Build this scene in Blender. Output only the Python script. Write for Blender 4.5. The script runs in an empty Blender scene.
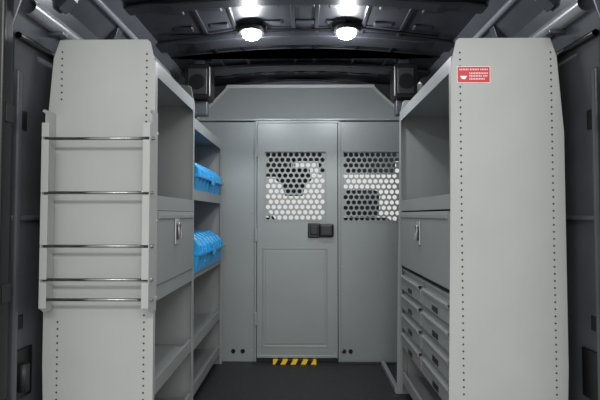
import bpy, bmesh, math
from mathutils import Vector, Matrix
scene=bpy.context.scene
try:
    scene.view_settings.view_transform='Standard'
except Exception: pass

# ---------------- materials ----------------
def lin(c):
    return tuple(((v/255)/12.92 if v/255<=0.04045 else ((v/255+0.055)/1.055)**2.4) for v in c)
def mat(name,rgb,rough=0.5,metal=0.0,noise=0.0,nscale=20,bump=0.0,spec=0.5,emit=None,es=0):
    m=bpy.data.materials.new(name); m.use_nodes=True
    nt=m.node_tree; b=nt.nodes['Principled BSDF']
    c=lin(rgb)
    b.inputs['Base Color'].default_value=(*c,1)
    b.inputs['Roughness'].default_value=rough
    b.inputs['Metallic'].default_value=metal
    b.inputs['Specular IOR Level'].default_value=spec
    if emit:
        b.inputs['Emission Color'].default_value=(*lin(emit),1); b.inputs['Emission Strength'].default_value=es
    tc=nt.nodes.new('ShaderNodeTexCoord')
    n=nt.nodes.new('ShaderNodeTexNoise'); n.inputs['Scale'].default_value=nscale; n.inputs['Detail'].default_value=4
    nt.links.new(tc.outputs['Object'],n.inputs['Vector'])
    if noise>0:
        r=nt.nodes.new('ShaderNodeValToRGB')
        r.color_ramp.elements[0].position=0.3; r.color_ramp.elements[1].position=0.7
        r.color_ramp.elements[0].color=tuple([v*(1-noise) for v in c])+(1,)
        r.color_ramp.elements[1].color=tuple([min(1,v*(1+noise)) for v in c])+(1,)
        nt.links.new(n.outputs['Fac'],r.inputs['Fac']); nt.links.new(r.outputs['Color'],b.inputs['Base Color'])
    if bump>0:
        bp=nt.nodes.new('ShaderNodeBump'); bp.inputs['Strength'].default_value=bump; bp.inputs['Distance'].default_value=0.01
        nt.links.new(n.outputs['Fac'],bp.inputs['Height']); nt.links.new(bp.outputs['Normal'],b.inputs['Normal'])
    return m
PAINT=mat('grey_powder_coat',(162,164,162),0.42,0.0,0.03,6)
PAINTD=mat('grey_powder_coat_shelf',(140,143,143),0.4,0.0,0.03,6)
BULK=mat('bulkhead_grey',(144,149,149),0.36,0.15,0.04,4)
VAN=mat('van_wall_paint',(88,91,97),0.26,0.3,0.15,5)
VAND=mat('van_trim_dark',(34,35,38),0.5,0,0.1,8)
CEIL=mat('headliner_dark',(40,41,46),0.4,0,0.2,9,0.15)
RIB=mat('roof_bow_paint',(44,45,50),0.3,0.2,0.1,9)
BLACK=mat('black_plastic',(14,14,15),0.35)
HOLE=mat('punched_hole_dark',(45,45,44),0.8)
RUB=mat('floor_rubber',(42,43,46),0.6,0,0.3,60,0.3)
CHROME=mat('zinc_rod',(150,150,150),0.22,0.95,0.05,30)
STEEL=mat('latch_steel',(200,202,202),0.3,0.7)
BLUE=mat('blue_plastic',(34,158,222),0.35,0,0.05,10)
RED=mat('sticker_red',(190,26,44),0.4)
WHITE=mat('white_label',(235,235,232),0.4)
YEL=mat('hazard_yellow',(250,205,30),0.5)
SEAT=mat('seat_fabric',(62,63,66),0.85,0,0.15,80,0.2)
CABL=mat('cab_headliner',(100,102,102),0.8,0,0.05,40)
TUBE=mat('side_rail_grey',(150,153,158),0.3,0.2,0.05,10)
LENS=mat('led_lens',(255,255,255),0.3,emit=(240,247,255),es=60)

# ---------------- helpers ----------------
def link(o): scene.collection.objects.link(o); return o
def empty(name,loc=(0,0,0)):
    e=bpy.data.objects.new(name,None); e.location=loc; e.empty_display_size=0.1; return link(e)
def obj(name,verts,faces,m,parent=None,bevel=0,smooth=False,seg=2):
    me=bpy.data.meshes.new(name); me.from_pydata([tuple(v) for v in verts],[],faces); me.update()
    bm=bmesh.new(); bm.from_mesh(me); bmesh.ops.recalc_face_normals(bm,faces=bm.faces); bm.to_mesh(me); bm.free()
    mats=m if isinstance(m,list) else [m]
    for k in mats: me.materials.append(k)
    o=bpy.data.objects.new(name,me); link(o)
    if parent: 
        o.parent=parent; o.matrix_parent_inverse=Matrix.Translation(-parent.location)
    if smooth:
        for p in me.polygons: p.use_smooth=True
    if bevel>0:
        b=o.modifiers.new('b','BEVEL'); b.width=bevel; b.segments=seg; b.limit_method='ANGLE'
    return o
class MB:
    def __init__(s): s.v=[]; s.f=[]
    def box(s,x0,x1,y0,y1,z0,z1):
        n=len(s.v)
        s.v+=[(x,y,z) for x in(x0,x1) for y in(y0,y1) for z in(z0,z1)]
        s.f+=[tuple(n+i for i in q) for q in[(0,1,3,2),(4,6,7,5),(0,4,5,1),(2,3,7,6),(0,2,6,4),(1,5,7,3)]]
        return s
    def disc(s,c,axis,r,n=10,t=0.001):
        c=Vector(c); a=Vector(axis).normalized(); u=a.orthogonal().normalized(); w=a.cross(u)
        b=len(s.v)
        for k in(-t,t):
            for i in range(n):
                th=2*math.pi*i/n; s.v.append(tuple(c+a*k+u*r*math.cos(th)+w*r*math.sin(th)))
        s.f.append(tuple(b+i for i in range(n))); s.f.append(tuple(b+n+i for i in range(n)))
        for i in range(n): s.f.append((b+i,b+(i+1)%n,b+n+(i+1)%n,b+n+i))
        return s
    def prism(s,pts,axis,a0,a1):
        n=len(pts); b=len(s.v)
        for a in(a0,a1):
            for p in pts:
                s.v.append({'y':(p[0],a,p[1]),'x':(a,p[0],p[1]),'z':(p[0],p[1],a)}[axis])
        s.f.append(tuple(range(b,b+n))); s.f.append(tuple(range(b+n,b+2*n)))
        for i in range(n): s.f.append((b+i,b+(i+1)%n,b+n+(i+1)%n,b+n+i))
        return s
    def make(s,name,m,parent=None,bevel=0,smooth=False,seg=2): return obj(name,s.v,s.f,m,parent,bevel,smooth,seg)
def box(name,x0,x1,y0,y1,z0,z1,m,parent=None,bevel=0):
    return MB().box(min(x0,x1),max(x0,x1),y0,y1,z0,z1).make(name,m,parent,bevel)
def cyl(name,p0,p1,r,m,parent=None,n=16):
    p0=Vector(p0);p1=Vector(p1)
    o=MB().disc((p0+p1)/2,p1-p0,r,n,(p1-p0).length/2).make(name,m,parent)
    for p in o.data.polygons: p.use_smooth=len(p.vertices)==4
    return o
def swept(name,pts,r,m,parent=None,cyc=False):
    cu=bpy.data.curves.new(name,'CURVE'); cu.dimensions='3D'; cu.bevel_depth=r; cu.bevel_resolution=4
    sp=cu.splines.new('POLY'); sp.points.add(len(pts)-1)
    for i,p in enumerate(pts): sp.points[i].co=(*p,1)
    sp.use_cyclic_u=cyc
    cu.materials.append(m); o=bpy.data.objects.new(name,cu); link(o)
    if parent: o.parent=parent; o.matrix_parent_inverse=Matrix.Translation(-parent.location)
    return o

YR=1.45; YB=3.10
XL,XR=-1.0,1.0

# ---------------- shell ----------------
box('floor',XL-0.02,XR+0.02,YR,YB+0.02,-0.06,0.0,RUB)
prof=[(1.0,0.0),(1.0,1.35),(0.975,1.58),(0.91,1.78),(0.79,1.93)]
def wall(name,s,y0,y1):
    inner=[(s*x,z) for x,z in prof]; outer=[(s*(x+0.07),z+0.04*(z>1.7)) for x,z in reversed(prof)]
    e=empty(name,(s*1.0,(y0+y1)/2,0))
    MB().prism(inner+outer,'y',y0,y1).make('skin',VAN,e,0.004)
    m=MB()
    for y in (2.26,2.78):
        m.box(min(s*0.972,s*1.005),max(s*0.972,s*1.005),y,y+0.07,0,1.42)
    for z in (0.98,):
        m.box(min(s*0.985,s*1.005),max(s*0.985,s*1.005),y0+0.05,y1-0.02,z,z+0.02)
    m.box(min(s*0.975,s*1.005),max(s*0.975,s*1.005),YR+0.06,YR+0.085,0,1.5)
    m.make('posts',VAN,e,0.006)
    h=MB()
    for y,z,hh in((1.555,0.60,0.05),(1.555,1.30,0.07)):
        h.box(min(s*0.997,s*1.002),max(s*0.997,s*1.002),y,y+0.04,z,z+hh)
    h.box(min(s*0.99,s*1.002),max(s*0.99,s*1.002),1.54,1.64,0.36,0.53)
    h.make('pockets',BLACK,e,0.006)
    if s<0:
        cyl('jack_canister',(-0.985,1.585,0.385),(-0.985,1.585,0.48),0.018,VAND,e)
    swept('side_rail',[(s*0.925,y0+0.02,1.70),(s*0.925,y1-0.03,1.70)],0.028,TUBE,e)
    swept('wire_conduit',[(s*0.955,y0+0.02,1.60),(s*0.95,y0+0.5,1.605),(s*0.955,y1-0.05,1.60)],0.012,BLACK,e)
    swept('upper_rail',[(s*0.835,y0+0.02,1.862),(s*0.835,y1-0.03,1.862)],0.014,TUBE,e)
    c=MB()
    for y in (1.62,2.0,2.4,2.8):
        c.box(min(s*0.885,s*0.965),max(s*0.885,s*0.965),y,y+0.03,1.66,1.675)
        c.prism([(s*0.84,1.86),(s*0.86,1.80),(s*0.905,1.755),(s*0.93,1.80),(s*0.87,1.88)],'y',y,y+0.05)
    c.make('rail_brackets',VAN,e,0.003)
    return e
wall('wall_left',-1,YR,YB)
wall('wall_right',1,YR,YB)

def roofz(x): return 1.99-0.06*(x/0.8)**2
ce=empty('ceiling',(0,2.3,1.95))
xs=[-0.8+1.6*i/16 for i in range(17)]
pp=[(x,roofz(x)) for x in xs]+[(x,roofz(x)+0.03) for x in reversed(xs)]
MB().prism(pp,'y',YR,3.35).make('headliner',CEIL,ce)
def bow(y0,y1,drop,m=RIB):
    pb=[(x,roofz(x)-0.001) for x in xs]+[(x,roofz(x)-drop*(1 if abs(x)<0.7 else .6)) for x in reversed(xs)]
    MB().prism(pb,'y',y0,y1).make('roof_bow',m,ce,0.006)
bow(1.95,2.03,0.03); bow(2.38,2.50,0.035); bow(2.86,2.96,0.035)
bow(2.62,2.64,0.012)
st=MB()
for x in (-0.52,-0.36,-0.06,0.06,0.30,0.5):
    st.box(x-0.01,x+0.01,1.5,3.1,roofz(x)-0.012,roofz(x))
st.make('stringers',RIB,ce,0.004)
em=MB()
for yy in (2.07,2.26,2.54,2.74):
    for x in (-0.62,-0.44,-0.17,0.0,0.16,0.40,0.6):
        em.box(x-0.05,x+0.05,yy-0.02,yy+0.03,roofz(x)-0.010,roofz(x)+0.005)
em.make('embosses',CEIL,ce,0.008)
cj=[]
for i in range(25):
    x=-0.6+1.2*i/24; cj.append((x,3.0,roofz(x)-0.025-0.01*math.sin(i*1.1)))
swept('wire_loom',cj,0.007,BLACK,ce)
swept('wire_loom',[(-0.7,2.3,1.93),(-0.5,2.34,1.945),(-0.3,2.31,1.965),(0,2.34,1.975),(0.3,2.3,1.965),(0.7,2.33,1.93)],0.007,BLACK,ce)

# black boxes at the upper corners, on roof pillars
for s,xa,xb in((-1,-0.715,-0.560),(1,0.525,0.665)):
    e=empty('corner_speaker',((xa+xb)/2,2.72,1.78))
    MB().prism([(xa,1.70),(xa,1.885),(xa+0.02,1.90),(xb-0.02,1.90),(xb,1.885),(xb,1.70),(xb-0.015,1.69),(xa+0.015,1.69)],'y',2.64,2.76).make('housing',BLACK,e,0.008)
    MB().box(xa+0.02,xb-0.02,2.634,2.641,1.715,1.87).make('grille',VAND,e,0.004)
    MB().disc(((xa+xb)/2,2.632,1.79),(0,1,0),0.045,24,0.003).make('cone_ring',BLACK,e)
    xm=(xa+xb)/2
    MB().box(xm-0.03,xm+0.03,2.67,2.73,1.895,roofz(xm)+0.005).make('hanger',RIB,e,0.004)
    MB().box(xm-0.05,xm+0.05,2.68,2.74,1.60,1.69).make('stem',VAN,e,0.006)

# rear door frame
for s,nm in((-1,'left'),(1,'right')):
    e=empty('rear_door_pillar',(s*1.0,YR,0))
    MB().prism([(s*0.965,YR-0.04),(s*0.958,YR+0.0),(s*0.985,YR+0.05),(s*1.07,YR+0.05),(s*1.07,YR-0.06),(s*0.99,YR-0.06)],'z',-0.06,1.78).make('post',VAND,e,0.006)
    swept('weather_seal',[(s*0.962,YR-0.045,0.0),(s*0.962,YR-0.045,1.75)],0.009,BLACK,e)
    h=MB()
    for z in (0.35,0.72,1.3): h.box(min(s*0.955,s*0.97),max(s*0.955,s*0.97),YR-0.03,YR+0.01,z,z+0.06)
    h.make('hinge_plates',VAND,e,0.003)
MB().prism([(-1.07,1.78),(-0.9,1.80),(0.9,1.80),(1.07,1.78),(0.86,1.97),(0,2.04),(-0.86,1.97)],'y',YR-0.06,YR+0.0).make('trim_1',VAN,None,0.005)

# ---------------- bulkhead ----------------
bk=empty('bulkhead_partition',(0,YB,0))
def perf(mb,x0,x1,z0,z1,y,p=0.0385,r=0.0148):
    rh=p*0.9; nr=int((z1-z0)/rh); rh=(z1-z0)/nr; nc=int((x1-x0)/p); p=(x1-x0)/(nc+0.5)
    for j in range(nr):
        off=0 if j%2==0 else p/2
        za=z0+j*rh; zb=za+rh
        if off: a,b=x0,x0+off
        else: a,b=x1-p/2,x1
        n=len(mb.v); mb.v+=[(a,y,za),(b,y,za),(b,y,zb),(a,y,zb)]; mb.f.append((n,n+1,n+2,n+3))
        for i in range(nc):
            cx=x0+off+(i+.5)*p; cz=(za+zb)/2; hw=p/2; hh=rh/2
            ca=math.atan2(hh,hw)
            an=sorted(set([round(2*math.pi*k/14,4) for k in range(14)]+[round(t,4) for t in(ca,math.pi-ca,math.pi+ca,2*math.pi-ca)]))
            n=len(mb.v); N=len(an)
            for t in an:
                c,s=math.cos(t),math.sin(t)
                k=min(hw/abs(c) if abs(c)>1e-6 else 9,hh/abs(s) if abs(s)>1e-6 else 9)
                mb.v.append((cx+r*c,y,cz+r*s)); mb.v.append((cx+k*c,y,cz+k*s))
            for q in range(N):
                w=(q+1)%N; mb.f.append((n+2*q,n+2*q+1,n+2*w+1,n+2*w))
def framed(name,x0,x1,z0,z1,wx0,wx1,wz0,wz1,y0,y1):
    m=MB(); m.box(x0,wx0,y0,y1,z0,z1); m.box(wx1,x1,y0,y1,z0,z1); m.box(wx0,wx1,y0,y1,z0,wz0); m.box(wx0,wx1,y0,y1,wz1,z1)
    o=m.make(name,BULK,bk)
    q=MB(); perf(q,wx0,wx1,wz0,wz1,(y0+y1)/2); pz=q.make(name+'_perforated_grille',BULK,bk)
    so=pz.modifiers.new('s','SOLIDIFY'); so.thickness=0.002
    return o
ZT=1.645
box('panel_left',-0.90,-0.345,YB,YB+0.02,0.0,ZT,BULK,bk,0.003)
framed('door_1',-0.328,0.222,0.03,ZT-0.012,-0.275,0.140,0.965,1.435,YB-0.012,YB+0.012)
framed('panel_right',0.242,0.90,0.0,ZT,0.262,0.655,0.958,1.435,YB,YB+0.02)
fr=MB()
fr.box(-0.345,-0.332,YB-0.018,YB+0.02,0,ZT); fr.box(0.227,0.242,YB-0.018,YB+0.02,0,ZT)
fr.box(-0.345,0.242,YB-0.014,YB+0.02,ZT-0.01,ZT+0.005)
fr.make('door_frame',BULK,bk,0.002)
gp=MB(); gp.box(-0.332,-0.328,YB+0.008,YB+0.02,0,ZT).box(0.222,0.227,YB+0.008,YB+0.02,0,ZT).box(-0.332,0.227,YB+0.005,YB+0.02,0,0.03)
gp.make('shadow_gap',VAND,bk)
MB().box(-0.90,0.90,YB-0.022,YB+0.02,ZT+0.005,ZT+0.02).make('top_rail',BULK,bk,0.003)
t=MB()
a=[(-0.76,YB-0.005,ZT+0.02),(0.72,YB-0.005,ZT+0.02),(0.50,YB+0.10,1.915),(-0.565,YB+0.10,1.915)]
b=[(x,y+0.02,z) for x,y,z in a]
t.v=a+b; t.f=[(0,1,2,3),(4,5,6,7),(0,1,5,4),(1,2,6,5),(2,3,7,6),(3,0,4,7)]
t.make('upper_panel',BULK,bk,0.003)
f=MB(); f.v=[(-0.57,YB+0.085,1.908),(0.505,YB+0.085,1.908),(0.49,YB+0.083,1.93),(-0.555,YB+0.083,1.93),(-0.57,YB+0.125,1.908),(0.505,YB+0.125,1.908),(0.49,YB+0.125,1.93),(-0.555,YB+0.125,1.93)]
f.f=[(0,1,2,3),(4,5,6,7),(0,1,5,4),(1,2,6,5),(2,3,7,6),(3,0,4,7)]; f.make('upper_flange',PAINT,bk)
for (xa,xb) in((-0.76,-0.565),(0.72,0.50)):
    g=1 if xa<0 else -1
    o=MB(); o.v=[(xa,YB-0.012,ZT+0.02),(xa+g*0.022,YB-0.012,ZT+0.02),(xb+g*0.022,YB+0.093,1.915),(xb,YB+0.093,1.915)]
    o.v+=[(x,y+0.012,z) for x,y,z in o.v]; o.f=[(0,1,2,3),(4,5,6,7),(0,1,5,4),(1,2,6,5),(2,3,7,6),(3,0,4,7)]
    o.make('shoulder_flange',PAINT,bk,0.002)
hx=[-0.60+1.13*i/20 for i in range(21)]
hp=[(x,1.978-0.075*((x+0.035)/0.57)**2*1.0) for x in hx]
MB().prism(hp+[(0.53,1.88),(-0.60,1.88)],'y',YB+0.126,YB+0.15).make('curved_hood',VAN,bk)
swept('hood_edge_trim',[(x,YB+0.122,z) for x,z in hp],0.007,BLACK,bk)
MB().prism([(-1.0,ZT),(-0.97,1.6+0.06),(-0.79,1.93),(0,2.0),(0.79,1.93),(0.97,1.66),(1.0,ZT)],'y',YB+0.155,YB+0.17).make('roof_arch',VAND,bk)
bd=MB(); X0,X1,Z0,Z1=-0.292,0.152,0.105,0.775; w=0.008; yy0,yy1=YB-0.017,YB-0.010
bd.box(X0,X0+w,yy0,yy1,Z0,Z1).box(X1-w,X1,yy0,yy1,Z0,Z1).box(X0,X1,yy0,yy1,Z0,Z0+w).box(X0,X1,yy0,yy1,Z1-w,Z1)
bd.make('door_emboss_bead',BULK,bk,0.003)
box('door_emboss_field',X0+0.02,X1-0.02,YB-0.015,YB-0.010,Z0+0.02,Z1-0.02,BULK,bk,0.003)
box('door_kick_channel',-0.326,0.220,YB-0.02,YB-0.012,0.032,0.05,BULK,bk,0.002)
gb=MB()
for x0,x1,z0,z1 in((-0.275,0.140,0.965,1.435),(0.262,0.655,0.958,1.435)):
    y0,y1=YB-0.016,YB-0.010; w=0.006
    if x0>0: y0+=0.012;y1+=0.012
    gb.box(x0-w,x0,y0,y1,z0-w,z1+w).box(x1,x1+w,y0,y1,z0-w,z1+w).box(x0,x1,y0,y1,z0-w,z0).box(x0,x1,y0,y1,z1,z1+w)
gb.make('grille_border',BULK,bk)
box('latch_plate',0.02,0.105,YB-0.03,YB-0.012,0.845,0.945,BLACK,bk,0.006)
box('latch_body',0.095,0.195,YB-0.05,YB-0.012,0.85,0.94,BLACK,bk,0.012)
box('latch_paddle',0.035,0.09,YB-0.042,YB-0.028,0.865,0.925,VAND,bk,0.006)
box('latch_recess',0.112,0.18,YB-0.054,YB-0.048,0.865,0.925,VAND,bk,0.006)
hg=MB()
for z in (0.25,0.82,1.4): hg.box(-0.345,-0.325,YB-0.026,YB-0.012,z,z+0.09)
hg.make('hinges',BULK,bk,0.003)
rv=MB()
for i in range(9):
    z=0.08+i*0.19
    for x in(-0.365,-0.60,0.262-0.008,0.63):
        if x>0.2 and 0.9<z<1.5: continue
        rv.disc((x,YB-0.002,z),(0,1,0),0.005,8,0.003)
for i in range(14):
    rv.disc((-0.7+i*0.105,YB-0.024,ZT+0.012),(0,1,0),0.005,8,0.003)
for x in (-0.31,0.205):
    for z in (1.5,1.6,0.9,0.06): rv.disc((x,YB-0.013,z),(0,1,0),0.005,8,0.003)
rv.make('rivets',PAINT,bk)
hh=MB()
for x in(-0.49,-0.425,0.225+0.04,0.31): hh.disc((x,YB-0.001,0.072),(0,1,0),0.015,20,0.003)
hh.make('grommet_holes',BLACK,bk)
hz=empty('hazard_tape',(-0.07,YB-0.03,0.015))
box('yellow_base',-0.215,0.075,YB-0.055,YB-0.022,0.0,0.028,YEL,hz)
k=MB()
for i in range(4):
    x=-0.20+i*0.068
    k.prism([(x,0.0),(x+0.034,0.0),(x+0.050,0.0285),(x+0.016,0.0285)],'y',YB-0.0565,YB-0.0215)
k.make('black_stripes',BLACK,hz)
box('trim_2',-0.36,0.60,YB-0.05,YB-0.02,0.0,0.008,VAND)
box('trim_3',0.505,0.53,2.56,3.04,0.0,0.03,TUBE,None,0.004)

# ---------------- shelving ----------------
def endpanel(name,s,xf,xb,yf,t,H,par,m,lean=0.012):
    X=lambda v:s*v
    pts=[(X(xf-lean),0.0),(X(xf-lean*0.4),0.9),(X(xf),H-0.09),(X(xf+0.018),H-0.01),(X(xf+0.03),H),(X(xb-0.035),H),(X(xb-0.012),H-0.07),(X(xb+0.01),H-0.35),(X(xb+0.01),0.45),(X(xb-0.005),0.0)]
    MB().prism(pts,'y',yf,yf+t).make(name,m,par,0.003)
def unit(name,s,xf,xb,y0,y1,H,shelves,mp,md,lean=0.012):
    e=empty(name,(s*(xf+xb)/2,(y0+y1)/2,0))
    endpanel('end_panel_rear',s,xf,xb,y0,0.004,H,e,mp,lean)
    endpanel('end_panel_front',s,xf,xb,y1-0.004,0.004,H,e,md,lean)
    def b(n,xa,xc,ya,yc,za,zc,m,bv=0): return box(n,s*xa,s*xc,ya,yc,za,zc,m,e,bv)
    b('rear_flange',xf-0.001,xf+0.003,y0+0.002,y0+0.028,0.02,H-0.09,mp,0.001)
    b('front_flange',xf-0.001,xf+0.003,y1-0.028,y1-0.002,0.02,H-0.09,md,0.001)
    b('rear_back_flange',xb-0.01,xb-0.006,y0+0.002,y0+0.03,0.02,H-0.2,mp)
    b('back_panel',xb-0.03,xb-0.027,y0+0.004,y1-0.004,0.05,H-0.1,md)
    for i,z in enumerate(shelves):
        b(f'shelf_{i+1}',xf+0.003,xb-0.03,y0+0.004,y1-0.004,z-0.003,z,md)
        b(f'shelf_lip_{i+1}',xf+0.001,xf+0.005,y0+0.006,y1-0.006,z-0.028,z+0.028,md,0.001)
        b(f'shelf_lip_return_{i+1}',xf+0.002,xf+0.014,y0+0.006,y1-0.006,z+0.026,z+0.029,md)
        b(f'shelf_back_lip_{i+1}',xb-0.04,xb-0.03,y0+0.004,y1-0.004,z,z+0.04,md)
    return e
def holes(par,s,cols,y,dz=0.0254,r=0.0035):
    h=MB()
    for x,z0,z1 in cols:
        z=z0
        while z<z1:
            h.disc((s*x,y-0.0006,z),(0,1,0),r,8,0.0006); z+=dz
    h.make('punched_holes',HOLE,par)
def latch(par,s,x,y,z):
    l=MB(); l.box(min(s*x,s*(x-0.006)),max(s*x,s*(x-0.006)),y-0.028,y+0.028,z-0.055,z+0.055); l.make('latch_plate',STEEL,par,0.012)
    l=MB(); l.box(min(s*(x-0.006),s*(x-0.012)),max(s*(x-0.006),s*(x-0.012)),y-0.015,y+0.015,z-0.035,z+0.03); l.make('latch_paddle',VAND,par,0.006)
    swept('latch_bail',[(s*(x-0.014),y-0.016,z+0.035),(s*(x-0.016),y-0.016,z-0.03),(s*(x-0.016),y+0.016,z-0.03),(s*(x-0.014),y+0.016,z+0.035)],0.003,STEEL,par,True)
H=1.655
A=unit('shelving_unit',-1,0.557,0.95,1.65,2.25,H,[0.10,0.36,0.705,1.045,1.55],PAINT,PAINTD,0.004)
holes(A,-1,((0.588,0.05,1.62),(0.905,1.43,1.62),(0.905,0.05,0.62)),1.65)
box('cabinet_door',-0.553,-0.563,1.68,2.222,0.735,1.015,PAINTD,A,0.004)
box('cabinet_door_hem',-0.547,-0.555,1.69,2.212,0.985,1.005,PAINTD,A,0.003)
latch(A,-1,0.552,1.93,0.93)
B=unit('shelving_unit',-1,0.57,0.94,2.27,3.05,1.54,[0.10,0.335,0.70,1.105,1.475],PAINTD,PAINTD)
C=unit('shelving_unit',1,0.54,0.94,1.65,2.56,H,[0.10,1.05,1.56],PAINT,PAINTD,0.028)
holes(C,1,((0.572,0.05,1.62),(0.905,0.05,1.62)),1.65)
box('cabinet_shelf',0.545,0.91,1.656,2.55,0.69,0.70,PAINTD,C)
box('cabinet_door',0.536,0.546,1.685,2.53,0.72,1.015,PAINTD,C,0.004)
box('cabinet_door_hem',0.530,0.538,1.70,2.515,0.985,1.005,PAINTD,C,0.003)
latch(C,1,0.535,2.12,0.915)
dc=C
cc=MB(); cc.box(0.552,0.905,1.66,1.668,0.262,0.685).box(0.552,0.905,2.545,2.553,0.262,0.685).box(0.552,0.905,2.10,2.112,0.262,0.685)
cc.box(0.552,0.905,1.66,2.553,0.262,0.268).box(0.552,0.905,1.66,2.553,0.679,0.686).box(0.895,0.905,1.66,2.553,0.262,0.685)
for r_ in range(1,4): cc.box(0.555,0.905,1.66,2.553,0.262+r_*0.105-0.002,0.262+r_*0.105+0.002)
cc.make('drawer_carcass',PAINTD,dc)
for c_,(ya,yb) in enumerate(((1.672,2.097),(2.115,2.541))):
    for r_ in range(4):
        z0=0.270+r_*0.105; z1=z0+0.094
        d=MB()
        d.prism([(0.538,z0+0.004),(0.538,z1-0.034),(0.552,z1-0.026),(0.552,z1),(0.562,z1),(0.562,z0)],'y',ya,yb)
        d.make(f'drawer_front_{c_*4+r_+1}',PAINTD,dc,0.002)
        MB().prism([(0.530,z1-0.030),(0.528,z1-0.018),(0.535,z1-0.010),(0.552,z1-0.010),(0.552,z1-0.014),(0.537,z1-0.015),(0.534,z1-0.020),(0.540,z1-0.034)],'y',ya+0.03,yb-0.03).make(f'drawer_pull_{c_*4+r_+1}',PAINTD,dc)
        box(f'drawer_tray_{c_*4+r_+1}',0.562,0.88,ya+0.01,yb-0.01,z0+0.004,z0+0.07,PAINTD,dc)
        box(f'label_holder_{c_*4+r_+1}',0.5355,0.539,(ya+yb)/2-0.04,(ya+yb)/2+0.04,z0+0.014,z0+0.036,VAND,dc)
cs=MB().box(0.57,0.90,1.66,1.68,0.10,0.262).box(0.57,0.90,2.53,2.55,0.10,0.262); cs.make('cabinet_feet',PAINTD,dc)

# warning sticker
sk=empty('warning_sticker',(0.618,1.648,1.517))
box('white_border',0.560,0.682,1.6485,1.6495,1.486,1.548,WHITE,sk)
box('red_field',0.562,0.680,1.6478,1.6486,1.488,1.546,RED,sk)
w=MB()
w.prism([(0.578,1.500),(0.590,1.500),(0.597,1.512),(0.571,1.512)],'y',1.6472,1.6479)
for x0,x1,z in((0.570,0.604,1.533),(0.608,0.64,1.533),(0.646,0.674,1.533),(0.606,0.672,1.519),(0.606,0.65,1.509),(0.656,0.672,1.509),(0.606,0.66,1.498)):
    x=x0
    while x<x1: w.box(x,x+0.0028,1.6472,1.6479,z,z+0.0055); x+=0.0058
w.make('lettering',WHITE,sk)

# rod rack
rk=empty('hanging_rod_rack',(-0.73,1.6,1.0))
for x,sg in((-0.925,-1),(-0.545,1)):
    m=MB()
    y0,y1=1.565,1.6485; z0,z1=0.655,1.375
    m.prism([(y0,z0+0.02),(y0,z1-0.05),(y0+0.02,z1-0.045),(y0+0.02,z1-0.015),(y0,z1-0.01),(y0+0.01,z1),(y1,z1),(y1,z0),(y0+0.03,z0)],'x',x-0.0015,x+0.0015)
    a0,a1=(x-0.0015,x+0.024) if sg<0 else (x-0.024,x+0.0015)
    for k,(za,zb) in enumerate(((z0+0.02,0.765),(0.775,0.885),(0.895,1.07),(1.08,1.265),(1.275,z1-0.05))):
        m.box(a0,a1,y0-0.001,y0+0.002,za,zb)
    b0,b1=(x-0.028,x) if sg<0 else (x,x+0.0)
    if b1>b0: m.box(b0,b1,y1-0.003,y1,z0,z1)
    m.make('upright',PAINT,rk,0.001)
    sc=MB()
    for z in(0.70,0.98,1.30): sc.disc((x+(-0.014 if sg<0 else 0.0),y1-0.006,z),(0,1,0),0.006,8,0.003)
    sc.make('screws',STEEL,rk)
for i,z in enumerate((1.272,1.079,0.890,0.772,0.702)):
    cyl(f'rod_{i+1}',(-0.935,1.585,z),(-0.535,1.585,z),0.0055,CHROME,rk)

# ---------------- blue bins ----------------
def bin_(y0,y1,z,xf):
    e=empty('storage_bin',(-0.72,(y0+y1)/2,z))
    n=16; m=MB(); ring=[]
    for i in range(n*2):
        y=y0+(y1-y0)*(i//2+ (0.1 if i%2==0 else 0.9))/n
        d=0.0 if (i//2)%2==0 else 0.010
        pts=[(-0.90,z+0.002),(-xf-0.030,z+0.002),(-xf-0.012-d,z+0.09),(-xf-0.008-d,z+0.105),(-xf-0.012-d,z+0.135),(-xf-0.04-d,z+0.17-d*.3),(-xf-0.09,z+0.195-d),(-0.85,z+0.2-d),(-0.90,z+0.18-d)]
        ring.append([len(m.v)+k for k in range(len(pts))]); m.v+=[(p[0],y,p[1]) for p in pts]
    for a,b in zip(ring,ring[1:]):
        for k in range(len(a)): m.f.append((a[k],a[(k+1)%len(a)],b[(k+1)%len(a)],b[k]))
    m.f.append(tuple(ring[0])); m.f.append(tuple(ring[-1]))
    m.make('ribbed_body',BLUE,e)
    box('lid_rim',-0.905,-xf,y0-0.006,y1+0.006,z+0.088,z+0.104,BLUE,e,0.003)
    box('clasp',-xf-0.006,-xf+0.005,(y0+y1)/2-0.03,(y0+y1)/2+0.03,z+0.065,z+0.12,BLUE,e,0.004)
    return e
bin_(2.32,3.0,1.108,0.545)
bin_(2.30,2.98,0.703,0.53)

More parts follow.
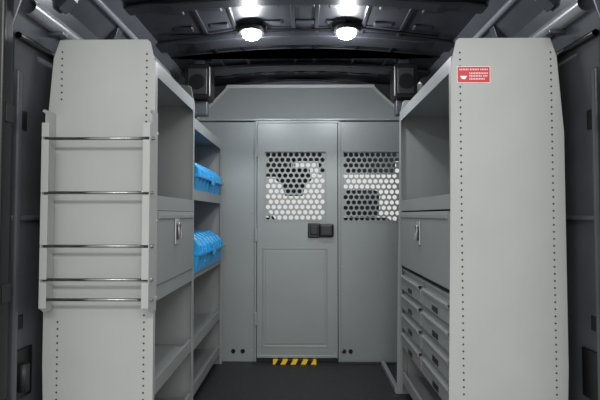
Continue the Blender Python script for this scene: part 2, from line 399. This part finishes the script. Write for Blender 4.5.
# ---------------- ceiling LED lamps ----------------
for x in(-0.277,0.215):
    z=roofz(x)-0.042; y=2.30
    e=empty('ceiling_light',(x,y,z))
    MB().disc((x,y,z+0.012),(0,0,1),0.066,32,0.012).make('housing',VAND,e,0.004)
    dm=MB(); N=24; R=4
    for j in range(R):
        th=j/(R)*math.pi/2
        for i in range(N): dm.v.append((x+0.050*math.cos(th)*math.cos(2*math.pi*i/N),y+0.050*math.cos(th)*math.sin(2*math.pi*i/N),z-0.034*math.sin(th)))
    dm.v.append((x,y,z-0.034))
    for j in range(R-1):
        for i in range(N): dm.f.append((j*N+i,j*N+(i+1)%N,(j+1)*N+(i+1)%N,(j+1)*N+i))
    for i in range(N): dm.f.append(((R-1)*N+i,(R-1)*N+(i+1)%N,R*N))
    dm.make('lens',LENS,e,smooth=True)
    MB().box(x-0.08,x+0.08,y-0.02,y+0.02,z+0.018,z+0.045).make('mount',VAND,e,0.004)
    l=bpy.data.lights.new('led','POINT'); l.shadow_soft_size=0.02; l.energy=9; l.color=(0.95,0.98,1)
    o=bpy.data.objects.new('led',l); o.location=(x,y,z-0.06); link(o); o.parent=e; o.matrix_parent_inverse=Matrix.Translation(-e.location)

# ---------------- cab ----------------
box('floor_cab',-1.0,1.0,YB+0.02,4.55,-0.06,0.0,VAND)
cr=empty('ceiling_cab',(0,3.8,1.6))
MB().prism([(3.28,1.78),(3.29,1.97),(3.5,1.92),(4.05,1.55),(4.05,1.48),(3.4,1.72)],'x',-1.0,1.0).make('cab_headliner',CABL,cr,0.01)
sv=MB(); sv.box(-0.8,-0.12,3.98,4.01,1.34,1.50).box(0.12,0.8,3.98,4.01,1.36,1.50); sv.make('sun_visors',CABL,cr,0.008)
for s in (-1,1):
    e=empty('cab_door',(s*1.0,3.7,0.5))
    MB().prism([(3.13,0.0),(4.5,0.0),(4.5,0.85),(3.13,0.92)],'x',min(s*0.95,s*1.0),max(s*0.95,s*1.0)).make('door_shell',VAND,e,0.01)
    MB().prism([(4.5,0.85),(4.42,0.86),(3.98,1.56),(4.06,1.60)],'x',min(s*0.93,s*1.0),max(s*0.93,s*1.0)).make('windshield_pillar',VAND,e,0.01)
    MB().prism([(3.13,0.9),(3.28,0.9),(3.32,1.8),(3.13,1.8)],'x',min(s*0.95,s*1.0),max(s*0.95,s*1.0)).make('rear_pillar',VAND,e,0.01)
ds=empty('dashboard',(0,4.35,0.8))
MB().prism([(4.1,0.55),(4.12,0.85),(4.25,0.93),(4.55,0.92),(4.6,0.0),(4.4,0.0),(4.35,0.5)],'x',-0.94,0.94).make('dash_shell',BLACK,ds,0.02)
tor=[]
for i in range(28):
    a=2*math.pi*i/28; tor.append((-0.45+0.19*math.cos(a),4.02+0.10*math.sin(a),0.88+0.16*math.sin(a)))
swept('steering_wheel_rim',tor,0.015,BLACK,ds,True)
cyl('steering_column',(-0.45,4.02,0.88),(-0.45,4.2,0.78),0.035,BLACK,ds)
for x in (-0.47,0.42):
    e=empty('cab_seat',(x,3.6,0))
    MB().box(x-0.2,x+0.2,3.55,3.95,0.0,0.32).make('pedestal',VAND,e,0.01)
    MB().box(x-0.25,x+0.25,3.48,4.0,0.32,0.48).make('cushion',SEAT,e,0.04,seg=4)
    MB().prism([(3.50,0.42),(3.38,0.97),(3.50,0.99),(3.64,0.46)],'x',x-0.24,x+0.24).make('backrest',SEAT,e,0.05,seg=4)
    MB().prism([(3.37,0.98),(3.35,1.18),(3.43,1.195),(3.48,0.99)],'x',x-0.14,x+0.14).make('headrest',SEAT,e,0.05,seg=5)
    for dx in(-0.06,0.06): cyl('headrest_post',(x+dx,3.42,0.93),(x+dx,3.41,1.03),0.008,STEEL,e)
rm=empty('rear_view_mirror',(-0.1,4.1,1.35))
MB().prism([(-0.26,1.31),(-0.24,1.42),(0.04,1.42),(0.06,1.31),(0.02,1.28),(-0.22,1.28)],'y',3.96,4.0).make('mirror_head',BLACK,rm,0.01)
MB().prism([(-0.18,1.17),(-0.21,1.30),(0.01,1.30),(-0.02,1.17)],'y',3.97,4.05).make('sensor_housing',BLACK,rm,0.01)
cyl('mirror_stem',(-0.1,4.0,1.40),(-0.1,4.03,1.50),0.015,BLACK,rm)

# ---------------- world, lights ----------------
w=bpy.data.worlds.new('garage_ambient'); scene.world=w; w.use_nodes=True
nt=w.node_tree; bg=nt.nodes['Background']
tc=nt.nodes.new('ShaderNodeTexCoord'); sx=nt.nodes.new('ShaderNodeSeparateXYZ'); rp=nt.nodes.new('ShaderNodeValToRGB')
nt.links.new(tc.outputs['Generated'],sx.inputs[0]); 
mr=nt.nodes.new('ShaderNodeMapRange'); mr.inputs[1].default_value=-1; mr.inputs[2].default_value=1
nt.links.new(sx.outputs['Z'],mr.inputs[0]); nt.links.new(mr.outputs[0],rp.inputs['Fac'])
rp.color_ramp.elements[0].color=(0.42,0.42,0.42,1); rp.color_ramp.elements[0].position=0.35
rp.color_ramp.elements[1].color=(0.98,0.98,0.96,1); rp.color_ramp.elements[1].position=0.52
m2=nt.nodes.new('ShaderNodeMapRange'); m2.inputs[1].default_value=-0.2; m2.inputs[2].default_value=0.8; m2.inputs[3].default_value=1.08; m2.inputs[4].default_value=0.72
nt.links.new(sx.outputs['Y'],m2.inputs[0]); nt.links.new(m2.outputs[0],bg.inputs['Strength'])
nt.links.new(rp.outputs['Color'],bg.inputs['Color'])
def area(name,loc,rot,sx_,sy_,e,c=(1,1,1)):
    l=bpy.data.lights.new(name,'AREA'); l.shape='RECTANGLE'; l.size=sx_; l.size_y=sy_; l.energy=e; l.color=c
    o=bpy.data.objects.new(name,l); o.location=loc; o.rotation_euler=rot; link(o); return o
area('garage_tube_light',(0.3,-1.6,2.6),(math.radians(58),0,0),2.2,0.3,65,(1,1,0.98))

# ---------------- camera ----------------
cam=bpy.data.cameras.new('camera'); co=bpy.data.objects.new('camera',cam); link(co)
cam.sensor_width=36; cam.lens=27; cam.clip_start=0.02
co.location=(0,0,1.0); co.rotation_euler=(math.radians(90+1.91),0,math.radians(0.64))
scene.camera=co
